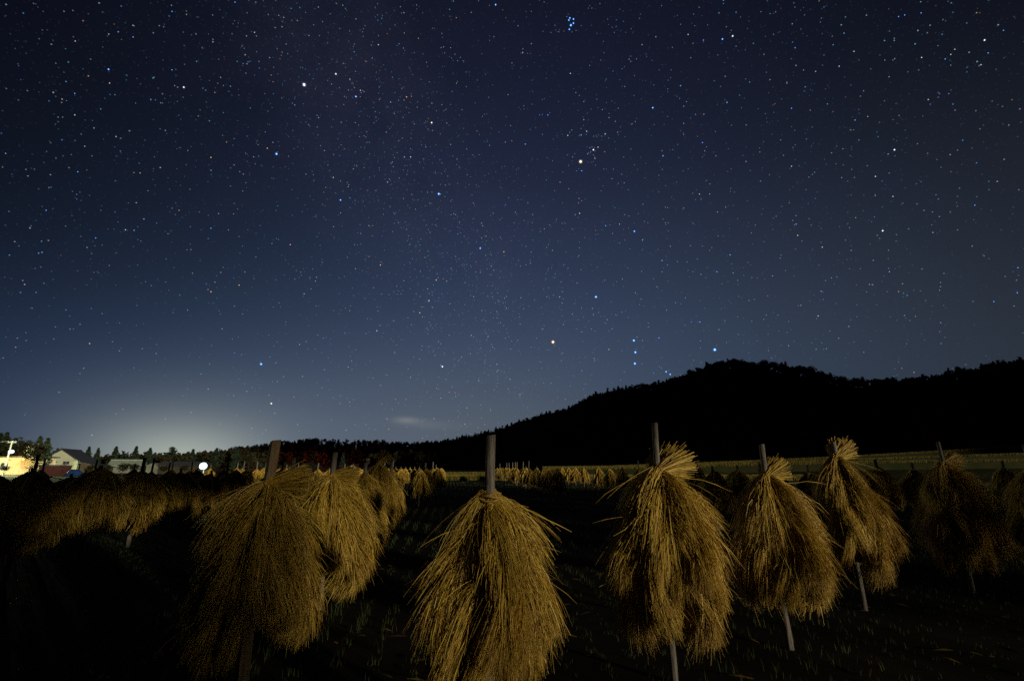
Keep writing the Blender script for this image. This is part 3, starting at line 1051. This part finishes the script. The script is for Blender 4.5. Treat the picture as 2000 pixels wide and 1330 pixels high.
TREES = {('broad', i): tree_meshes('broad', 40 + i, 800, .04) for i in range(4)}
TREES.update({('pine', i): tree_meshes('pine', 50 + i, 420, .035) for i in range(3)})
TREES.update({('conifer', i): tree_meshes('conifer', 60 + i, 750, .042) for i in range(4)})
for i in range(3):
    gg = np.random.default_rng(80 + i)
    v, f, c = leaf_cards(crown_broad(gg, 430, .36, .5, .5, .04, 8), .042, gg)
    TREES[('bushy', i)] = (meshdata('crown', v, f, M['leaf'], c), trunk_mesh(.5, .02, 80 + i))
    q = crown_broad(gg, 560, .29, .36, .64, .04, 10)
    q[:, 2] = np.maximum(q[:, 2], .415 + gg.uniform(0, .05, len(q)))
    v, f, c = leaf_cards(q, .042, gg)
    TREES[('tall', i)] = (meshdata('crown', v, f, M['leaf'], c), trunk_mesh(.75, .016, 90 + i))
NV = {'tall': 3, 'bushy': 3, 'broad': 4, 'pine': 3, 'conifer': 4}


def tree(kind, loc, h, label, group=None, wide=1.0, name=None):
    root = empty(name or {'tall': 'added_shade_tree', 'bushy': 'added_shade_tree', 'broad': 'broadleaf_tree', 'pine': 'pine_tree', 'conifer': 'conifer_tree'}[kind], loc, rnd.uniform(0, 6.28))
    root.scale = (h * wide, h * wide, h)
    tag(root, label, 'tree', group)
    cr, tr = TREES[(kind, rnd.randrange(NV[kind]))]
    mobj('crown', cr, root)
    mobj('trunk', tr, root)
    return root


def hill(name, label, ridge, base, v_n=22, u_n=90, back=160, tree_drop=6.0, seed=1, shape=.9):
    """lofted hill: ridge and base given as (pixel x, pixel y, depth) polylines; returns a sampler"""
    g = np.random.default_rng(seed)
    rp = [spot(*q) - Vector((0, 0, tree_drop)) for q in ridge]
    bp = [spot(x, 912, d) for x, d in base]
    for i, q in enumerate(base):
        bp[i].z = -.3

    def poly(pl, u):
        s_ = u * (len(pl) - 1)
        i = min(int(s_), len(pl) - 2)
        return pl[i].lerp(pl[i + 1], s_ - i)

    ph_ = g.uniform(0, 6, 6)

    def at(u, vv):
        a, b = poly(bp, u), poly(rp, u)
        p = a.lerp(b, vv)
        p.z = a.z + (b.z - a.z) * (vv ** shape)
        bump = math.sin(u * 31 + ph_[0] + vv * 3) * .5 + math.sin(u * 67 + vv * 9 + ph_[1]) * .3
        p.z += bump * 4 * math.sin(math.pi * vv) * (b.z / 60)
        return p
    v, f = [], []
    for i in range(u_n + 1):
        for j in range(v_n + 1):
            v.append(tuple(at(i / u_n, j / v_n)))
        q = at(i / u_n, 1)
        v.append((q.x * 1.1, q.y + back * .5, q.z * .7))
        v.append((q.x * 1.2, q.y + back, -.5))
    k = v_n + 3
    for i in range(u_n):
        for j in range(k - 1):
            f.append((i * k + j, (i + 1) * k + j, (i + 1) * k + j + 1, i * k + j + 1))
    tag(mobj(name, meshdata(name, v, f, M['forest_floor'], smooth=True)), label, 'hill', kind='structure')
    return at


def forest(name, label, at, n, h, kinds, seed, leaves=46, vmin=.04, vmax=.985, leaf=.12):
    g = np.random.default_rng(seed)
    parts = []
    for i in range(n):
        u, vv = g.random(), vmin + (vmax - vmin) * g.random() ** .8
        p = np.array(at(u, vv))
        hh = h * g.uniform(.7, 1.25)
        kd = kinds[g.integers(0, len(kinds))]
        q = crown_broad(g, leaves, .42, .36, .55, leaf, 4) if kd == 'broad' else crown_conifer(g, leaves, .24, 1.0, .1)
        v, f, c = leaf_cards(q * hh + p, leaf * hh, g, .7)
        parts.append((v, f, c))
    v, f, c = join(parts)
    tag(mobj(name, meshdata(name, v, f, M['leaf'], c)), label, 'forest', kind='stuff')


# right hill
RIDGE_R = [(820, 872, 470), (900, 856, 450), (960, 845, 430), (1010, 830, 415), (1070, 810, 400), (1120, 798, 392), (1150, 782, 385), (1180, 765, 378), (1240, 756, 370), (1290, 748, 362),
           (1340, 735, 354), (1380, 715, 348), (1420, 703, 345), (1470, 707, 342), (1530, 712, 340), (1590, 722, 338), (1630, 735, 336), (1700, 742, 332), (1760, 743, 328), (1820, 735, 322), (1880, 722, 316), (1940, 712, 310), (2000, 702, 305), (2150, 670, 300), (2500, 620, 300)]
BASE_R = [(700, 300), (900, 270), (1000, 235), (1100, 205), (1300, 175), (1600, 165), (2000, 160), (2500, 150)]
at_r = hill('wooded_hill', 'big black wooded hill rising behind the fields', RIDGE_R, BASE_R, seed=3, tree_drop=6.5)
forest('forest', 'dark woods covering the big hill', at_r, 4200, 8.5, ['broad', 'broad', 'broad', 'conifer'], 31)
# an added, unseen spur that keeps the low light off the hill
sv, sf = [], []
for i in range(21):
    u = i / 20
    cx, cy = 412 + 248 * u, -132 + 512 * u
    hh = 175 * min(1, u * 10 + .35) * (1 + .05 * math.sin(9 * u))
    for j in range(13):
        w_ = j / 12 * 2 - 1
        sv.append((cx + w_ * 150, cy - w_ * 55, hh * math.cos(w_ * math.pi / 2) ** 1.2 - .4 if abs(w_) < 1 else -.4))
sf = [(i * 13 + j, (i + 1) * 13 + j, (i + 1) * 13 + j + 1, i * 13 + j + 1) for i in range(20) for j in range(12)]
tag(mobj('wooded_hill', meshdata('wooded_hill', sv, sf, M['forest_floor'], smooth=True)), 'hill spur added out of view to shade the big hill', 'hill', kind='structure')
# far left ridge
RIDGE_L = [(250, 892, 760), (380, 888, 740), (480, 876, 720), (540, 869, 700), (580, 864, 690), (620, 861, 680), (680, 864, 660), (750, 865, 640), (800, 869, 620), (850, 867, 600), (920, 862, 580), (1000, 850, 560)]
BASE_L = [(150, 520), (400, 500), (600, 470), (800, 440), (1000, 430)]
at_l = hill('far_hill', 'low wooded ridge behind the village trees', RIDGE_L, BASE_L, seed=5, tree_drop=9, u_n=70)
forest('forest', 'woods covering the far low ridge', at_l, 1900, 11, ['broad', 'conifer'], 37, leaves=36)

for j in range(95):
    u = (j + rnd.uniform(.1, .9)) / 95 * .9
    p = at_r(u, rnd.uniform(.955, 1.0))
    tree('broad' if rnd.random() < .8 else 'conifer', p - Vector((0, 0, .5)), rnd.uniform(6, 10.5), 'tree standing along the skyline of the big hill', 'skyline trees on the big hill', rnd.uniform(.9, 1.4))
for j in range(70):
    u = .15 + (j + rnd.uniform(.1, .9)) / 70 * .7
    p = at_l(u, rnd.uniform(.97, 1.0))
    tree('pine' if rnd.random() < .75 else 'broad', p - Vector((0, 0, .5)), rnd.uniform(10, 16), 'thin pine standing along the crest of the far ridge', 'pines on the far ridge', rnd.uniform(.9, 1.4))

# trees round the village
VD = 150


def tree_px(kind, px, py_top, depth, label, wide=1.0, group=None):
    p = spot(px, py_top, depth)
    return tree(kind, (p.x, depth, 0), p.z, label, group, wide)


for kind, px, py, dp, wd, lb in [
        ('conifer', 175, 872, 150, 1.0, 'dark conifer next to the lit gable house roof'),
        ('conifer', 193, 875, 155, 1.0, 'dark conifer second from the lit gable house roof'),
        ('conifer', 228, 872, 150, 1.2, 'broad dark conifer above the small pale-roofed house'),
        ('conifer', 242, 881, 160, 1.0, 'short conifer just beyond the pale-roofed house'),
        ('conifer', 267, 872, 150, 1.1, 'tall pointed conifer standing between the two low houses'),
        ('conifer', 294, 875, 150, 1.3, 'wide dark conifer above the long low shed end'),
        ('conifer', 303, 884, 160, 1.0, 'short conifer behind the long low shed'),
        ('pine', 339, 872, 150, 1.2, 'round-headed pine behind the long low shed'),
        ('conifer', 378, 877, 150, 1.2, 'dark conifer just above the blue white lamp'),
        ('broad', 402, 884, 170, 1.1, 'bare-looking rounded tree past the blue white lamp'),
        ('conifer', 424, 875, 150, 1.3, 'dark conifer beyond the blue white lamp'),
        ('broad', 446, 880, 150, 1.0, 'rounded dark tree below the start of the red-lit ridge'),
        ('conifer', 464, 873, 145, 1.4, 'tall ragged conifer before the red-lit ridge'),
        ('broad', 487, 886, 150, 1.1, 'dark rounded tree beside the square brown post'),
        ('conifer', 515, 889, 190, 1.2, 'dark conifer hidden by the square brown post'),
        ('conifer', 576, 894, 200, 1.2, 'small pointed conifer against the red-lit ridge'),
        ('broad', 560, 902, 200, 1.3, 'low dark tree under the red-lit ridge'),
        ('broad', 596, 902, 200, 1.3, 'low dark tree next to the small pointed conifer'),
        ('conifer', 671, 884, 210, 1.0, 'dark slim conifer behind the pole of the half hidden haystack'),
        ('conifer', 3, 846, 170, 1.2, 'tall conifer above the orange lit wall at the photo edge'),
        ('conifer', 15, 845, 170, 1.1, 'tall conifer behind the lamp pole'),
        ('broad', 32, 848, 165, 1.2, 'dark tall tree between the lamp pole and the leafy tree'),
        ('broad', 55, 856, 165, 1.2, 'dark tall tree right behind the leafy village tree'),
        ('conifer', -20, 842, 170, 1.2, 'tall conifer cut off by the photo edge'),
        ('broad', 128, 874, 200, 1.5, 'rounded tree crown showing over the gable house roof'),
        ('conifer', 80, 852, 108, 1.1, 'dark conifer top rising out of the leafy tree'),
        ('conifer', 95, 856, 109, 1.1, 'dark conifer top at the outer edge of the leafy tree')]:
    tree_px(kind, px, py, dp, lb, wd)
lt = tree_px('broad', 72, 862, 96, 'spreading green tree lit from below beside the gable house', 1.25)
tree_px('broad', 12, 908, 92, 'small lit bush in front of the orange wall', 1.1)
for px, py, lb in ((128, 907, 'dark bush between the red shed and the blue tarp'), (176, 906, 'dark bush under the lean-to roof'), (205, 905, 'dark bush before the pale-roofed house wall'),
                   (243, 903, 'dark bush at the outer corner of the pale-roofed house'), (265, 904, 'dark bush before the pale end of the long shed'), (322, 907, 'dark bush halfway along the long shed'),
                   (360, 906, 'dark bush at the far end of the long shed'), (420, 905, 'dark bush just past the blue white lamp')):
    tree_px('broad', px, py, 98, lb, 1.7)
# hedge-like mass of lower trees behind the village
g = np.random.default_rng(91)
parts = []
for i in range(150):
    px = g.uniform(150, 640)
    dp = g.uniform(165, 185) if px < 520 else g.uniform(205, 240)
    p = spot(px, 912, dp)
    hh = g.uniform(5, 8) if px < 520 else g.uniform(2.5, 4)
    q = crown_broad(g, 60, .5, .42, .5, .1, 4)
    parts.append(leaf_cards(q * hh + np.array((p.x, dp, 0)), .1 * hh, g, .7))
v, f, c = join(parts)
tag(mobj('undergrowth', meshdata('undergrowth', v, f, M['leaf'], c)), 'dark mass of low trees behind the village houses', 'trees', kind='stuff')


# ------------------------------------------------------------------ village
def windows(parent, x0, x1, z0, z1, y, mat, frame=.08):
    """a window in a wall facing -y: frame, two panes, sill"""
    w_ = MB()
    w_.box(x0 - frame, x0, y - .06, y, z0 - frame, z1 + frame).box(x1, x1 + frame, y - .06, y, z0 - frame, z1 + frame)
    w_.box(x0, x1, y - .06, y, z1, z1 + frame).box(x0, x1, y - .06, y, z0 - frame, z0)
    xm = (x0 + x1) / 2
    w_.box(xm - .03, xm + .03, y - .05, y, z0, z1)
    o = w_.build('window', M['metal'], parent)
    MB().box(x0, xm - .03, y - .03, y - .01, z0, z1).build('pane', mat, o)
    MB().box(xm + .03, x1, y - .03, y - .01, z0, z1).build('pane', mat, o)
    return o


def gable_house(loc, rz, w_, l_, eave, rise, wall, roof, name, label, over=.5):
    """gable end faces -y, ridge along y"""
    root = empty(name, loc, rz)
    tag(root, label, 'building')
    h_ = w_ / 2
    MB().prism([(-h_, 0), (h_, 0), (h_, eave), (0, eave + rise), (-h_, eave)], 0, l_).build('wall', wall, root)
    s_ = rise / h_
    ro = MB()
    for sg in (-1, 1):
        x1 = sg * (h_ + over)
        z1 = eave - over * s_
        prof = [(0, eave + rise + .03), (x1, z1 + .03), (x1, z1 + .2), (0, eave + rise + .2)]
        ro.prism(prof if sg < 0 else prof[::-1], -over, l_ + over)
    r_ = ro.build('roof', roof, root)
    MB().box(-.16, .16, -over - .02, l_ + over + .02, eave + rise + .14, eave + rise + .32).build('ridge_cap', roof, r_)
    return root


# lit gable house
p = spot(114, 912, 118)
hs = gable_house((p.x, 118, 0), R(22), 7.2, 9.5, 3.1, 2.6, M['plaster'], M['roof'], 'house', 'pale gable house lit greenish with an orange window on its dark side')
windows(hs, .7, 1.9, 2.2, 2.9, 0, M['glass'])
MB().box(-1.9, -1.0, -.07, 0, 0, 2.05).build('door', M['board'], hs)
win = MB().box(3.6, 3.68, 2.2, 2.3, 1.2, 2.9).box(3.6, 3.68, 4.4, 4.5, 1.2, 2.9).box(3.6, 3.68, 2.3, 4.4, 1.2, 1.3).box(3.6, 3.68, 2.3, 4.4, 2.8, 2.9).box(3.6, 3.66, 3.3, 3.4, 1.3, 2.8).build('window', M['board'], hs)
MB().box(3.61, 3.64, 2.3, 3.3, 1.3, 2.8).build('pane', M['lit_window'], win)
MB().box(3.61, 3.64, 3.4, 4.4, 1.3, 2.8).build('pane', M['lit_window'], win)
# orange building at the edge
p = spot(38, 912, 104)
b = empty('workshop', (p.x, 104, 0))
tag(b, 'flat-roofed workshop with a wall lit orange at the photo edge', 'building')
MB().box(-16, 0, 0, 8, 0, 3.6).build('wall', M['cream'], b)
MB().box(-16.4, .4, -.5, 8.4, 3.6, 3.85).build('roof', M['roof'], b)
windows(b, -4.2, -2.6, 1.2, 2.4, 0, M['glass'])
MB().box(-7.4, -5.6, -.06, 0, 0, 2.3).build('door', M['metal'], b)
# lean-to beside the gable house
p = spot(178, 912, 118)
b = empty('lean_to', (p.x, 118, 0), R(10))
tag(b, 'dark lean-to with a sloping roof joined past the orange window', 'shed')
MB().prism([(-2.4, 0), (2.6, 0), (2.6, 1.5), (-2.4, 2.6)], 0, 4).build('wall', M['board'], b)
MB().prism([(-2.6, 2.68), (2.9, 1.47), (2.9, 1.6), (-2.6, 2.81)], -.4, 4.4).build('roof', M['roof'], b)
# red-brown storage shed
p = spot(99, 912, 88)
b = empty('storage_shed', (p.x, 88, 0), R(6))
tag(b, 'dark red storage shed in front of the gable house', 'shed')
MB().box(-1.9, 1.9, 0, 2.2, 0, 1.75).build('wall', M['red_paint'], b)
MB().prism([(-2.05, 1.77), (2.05, 1.77), (2.05, 1.88), (-2.05, 1.98)], -.2, 2.4).build('roof', M['roof'], b)
for sx in (-.95, .95):
    MB().box(sx - .85, sx + .85, -.05, -.003, .1, 1.6).build('door', M['red_paint'], b)
# blue tarp over a heap
p = spot(150, 912, 84)
tp = MB()
n1, n2 = 12, 8
vs_ = []
for i in range(n1 + 1):
    for j in range(n2 + 1):
        u, w_ = i / n1 * 2 - 1, j / n2 * 2 - 1
        hgt = max(0, (1 - abs(u) ** 3.2) * (1 - abs(w_) ** 3)) * (1.15 - .22 * u) + .05 * math.sin(7 * u + 3 * w_)
        vs_.append((u * 1.35, w_ * .9, max(hgt, 0) + .02))
tp.add(vs_, [(i * (n2 + 1) + j, (i + 1) * (n2 + 1) + j, (i + 1) * (n2 + 1) + j + 1, i * (n2 + 1) + j + 1) for i in range(n1) for j in range(n2)])
o = tp.build('tarp', M['tarp'], None, True, (p.x, 84, 0))
tag(o, 'blue tarp draped over a heap below the orange window', 'tarp')
# small pale-roofed house
p = spot(219, 912, 128)
b = gable_house((p.x, 128, 0), R(-62), 5.4, 6.5, 2.0, 1.2, M['dimmed_wall'], M['pale_roof'], 'house', 'small house with a pale lit roof under the conifers')
windows(b, -1, .6, .9, 1.7, 0, M['glass'])


def car(loc, rz, label):
    root = empty('parked_car', loc, rz)
    tag(root, label, 'car')
    MB().prism([(-1.7, .3), (1.7, .3), (1.72, .75), (1.15, .88), (.6, 1.42), (-1.3, 1.45), (-1.68, .9)], -.72, .72).build('body', M['white_paint'], root)
    MB().prism([(.62, 1.34), (1.06, .92), (1.0, .92), (.4, .92), (.4, 1.34)], -.735, .735).build('window', M['glass'], root)
    MB().prism([(-1.2, .95), (.25, .95), (.25, 1.34), (-1.15, 1.34)], -.735, .735).build('window', M['glass'], root)
    for x in (-1.05, 1.05):
        for sg in (-1, 1):
            w2 = MB().tube([(x, sg * .6, .3), (x, sg * .76, .3)], .3, 14).build('wheel', M['rubber'], root)
            MB().tube([(x, sg * .755, .3), (x, sg * .775, .3)], .17, 10).build('rim', M['metal'], w2)
    for sg in (-1, 1):
        MB().box(1.69, 1.74, sg * .5 - .14, sg * .5 + .14, .6, .74).build('headlight', M['metal'], root)
    return root


p = spot(194, 912, 100)
car((p.x, 100, 0), R(160), 'white car parked before the small pale-roofed house')
# long low shed with a pale end
p = spot(286, 912, 112)
b = empty('long_shed', (p.x, 112, 0), R(0))
tag(b, 'long low dark shed with a pale end wall, beside the blue white lamp', 'shed')
MB().prism([(0, 0), (2.3, 0), (2.3, 1.9), (1.15, 2.45), (0, 1.9)], 0, 3).build('end_wall', M['dimmed_wall'], b)
MB().box(2.32, 12.5, .6, 3, 0, 1.9).build('wall', M['board'], b)
MB().add([(2.2, -.1, 1.8), (13, -.1, 1.8), (13, 1.8, 2.7), (2.2, 1.8, 2.7), (2.2, 3.6, 1.8), (13, 3.6, 1.8), (2.2, -.1, 1.92), (13, -.1, 1.92), (13, 1.8, 2.82), (2.2, 1.8, 2.82), (2.2, 3.6, 1.92), (13, 3.6, 1.92)],
         [(0, 3, 2, 1), (3, 4, 5, 2), (6, 7, 8, 9), (9, 8, 11, 10), (0, 1, 7, 6), (4, 10, 11, 5), (0, 6, 9, 3), (3, 9, 10, 4), (1, 2, 8, 7), (2, 5, 11, 8)]).build('roof', M['roof'], b)
for i in range(5):
    MB().box(3.0 + i * 1.9, 4.4 + i * 1.9, .54, .6, .2, 1.6).build('door', M['board'], b)
# little hut far off
p = spot(689, 912, 190)
b = gable_house((p.x, 190, 0), R(15), 2.6, 3, 1.5, .7, M['cream'], M['roof'], 'field_hut', 'tiny hut on the far field under the dark ridge', .25)
MB().box(-.4, .4, -.05, 0, 0, 1.3).build('door', M['board'], b)


# lamps
def point(name, loc, power, col, r, parent=None):
    l_ = bpy.data.lights.new(name, 'POINT')
    l_.energy, l_.color, l_.shadow_soft_size = power, col, r
    o_ = bpy.data.objects.new(name, l_)
    o_.location = loc
    return link(o_, parent)


# big blue-white flood lamp on a post
p = spot(397, 910, 62)
b = empty('flood_lamp', (p.x, 62, 0))
tag(b, 'glaring blue white flood lamp on a short post', 'lamp')
MB().tube([(0, .25, -.2), (0, .25, 1.35)], [.07, .05], 8).build('post', M['metal'], b)
MB().tube([(0, .05, p.z), (0, .3, p.z), (0, .45, p.z)], [.40, .38, .2], 20).build('housing', M['metal'], b)
MB().ball((0, 0, p.z), .44, 24, 14).build('lamp_globe', M['white_lamp'], b, True)
point('lamp_light', (0, -.75, p.z + .1), 5000, (.70, .93, 1.0), .5, b)

# utility pole with a white lamp
p = spot(10, 912, 96)
b = empty('utility_pole', (p.x, 96, 0))
tag(b, 'utility pole with a white lamp above the orange lit wall', 'utility pole')
zt = spot(10, 861, 96).z
MB().tube([(0, 0, -.5), (0, 0, zt)], [.16, .11], 10).build('pole', M['concrete'], b)
MB().box(-.9, .9, -.05, .05, zt - .35, zt - .22).build('crossarm', M['metal'], b)
for sx in (-.75, .75, .35):
    MB().tube([(sx, 0, zt - .22), (sx, 0, zt - .02)], [.05, .03], 8).build('insulator', M['white_paint'], b)
zl = spot(18, 881, 96).z
MB().tube([(0, 0, zl - .5), (.5, -.3, zl - .1), (1.0, -.6, zl)], .04, 6).build('lamp_arm', M['metal'], b)
MB().ball((1.0, -.6, zl - .1), .42, 14, 8, .8).build('lamp_globe', M['pole_lamp'], b, True)
point('lamp_light', (1.0, -1.2, zl - .3), 26000, (.90, 1.0, .50), .3, b)
for k_, sx in enumerate((-.75, .75)):
    a = Vector((p.x + sx, 96, zt))
    e = Vector((p.x - 40, 92, zt + .5))
    o = MB().tube([a.lerp(e, i / 8) - Vector((0, 0, 1.2 * math.sin(math.pi * i / 8))) for i in range(9)], .02, 5).build('power_wire', M['rubber'])
    tag(o, ('outer' if k_ == 0 else 'inner') + ' power wire running from the utility pole out of the photo', 'wire')

# sodium lamp on the orange wall
p = spot(22, 900, 101)
b = empty('wall_lamp', (p.x, 103.4, 3.3))
tag(b, 'small orange lamp under the workshop eave', 'lamp')
MB().tube([(0, .58, 0), (0, 0, 0)], .04, 6).build('bracket', M['metal'], b)
MB().ball((0, 0, -.12), .16, 10, 6).build('lamp_globe', M['orange_lamp'], b, True)
point('lamp_light', (0, -1.6, -.6), 2600, (1.0, .62, .18), .2, b)

# distant street lamps
for px, py, dp, mat, lb, pw, col in ((607, 902, 260, 'orange_lamp', 'tiny orange street lamp far off behind the double post', 0, None), (607, 912, 120, 'white_lamp', 'tiny white lamp low behind the double post', 60, (.8, .95, 1))):
    p = spot(px, py, dp)
    b = empty('street_lamp', (p.x, dp, 0))
    tag(b, lb, 'lamp')
    MB().tube([(0, .4, -.2), (0, .4, max(p.z, .5))], .06, 6).build('post', M['metal'], b)
    MB().tube([(0, .4, p.z), (0, 0, p.z + .1)], .04, 5).build('arm', M['metal'], b)
    MB().ball((0, 0, p.z), dp * .0016, 8, 6).build('lamp_globe', M[mat], b, True)
p = spot(540, 898, 440)
b = empty('signal_lamp', (p.x, 440, 0))
tag(b, 'red signal lamp hidden behind the village trees, reddening the ridge', 'lamp')
MB().tube([(0, .3, -.2), (0, .3, p.z)], .1, 8).build('post', M['metal'], b)
MB().ball((0, 0, p.z), .3, 10, 6).build('lamp_globe', M['orange_lamp'], b, True)
point('lamp_light', (0, 1, p.z), 120000, (1.0, .20, .18), .5, b)

# unseen trees added behind the camera to shade haystacks, gapped for the low light
for j, (x, y, h) in enumerate([(-15, -10, 7), (-11.5, -10.5, 7.5), (-8, -9.8, 7), (-4.5, -10.4, 7.4), (-1, -10, 7), (2.4, -10.3, 7.3), (5.4, -10, 7), (8.2, -10, 7), (11.25, -9.8, 4.2),
                               (23.9, -10, 7), (28.4, -10.4, 7.4), (31.4, -10, 9.5), (34.6, -10.3, 10), (38.5, -10, 10), (43, -10.5, 10.5), (47.5, -10, 10.5), (52, -10.4, 10.5), (56.5, -10, 10.5), (61, -10.4, 11), (66, -10, 11)]):
    tree('bushy', (x, y, 0), h, 'tree added unseen behind the viewer to shade the dim haystacks', 'added unseen shading trees', 1.15)
for x, h in ((12.1, 9.7), (13.5, 10.8), (14.8, 11.0), (16.2, 11.7), (18.2, 12.0), (20.2, 12.4), (22.4, 12.4)):
    tree('tall', (x, -10.8, 0), h, 'tall bare-stemmed tree added unseen behind the viewer to block the low light', 'tall added unseen shading trees', 1.1)
for x, y in ((10.0, -9.7), (10.6, -10.3), (11.0, -9.9)):
    tree('bushy', (x, y, 0), 6.6, 'slim tree added unseen at the edge of the light gap to cast shade', 'slim added unseen shading trees', .62)
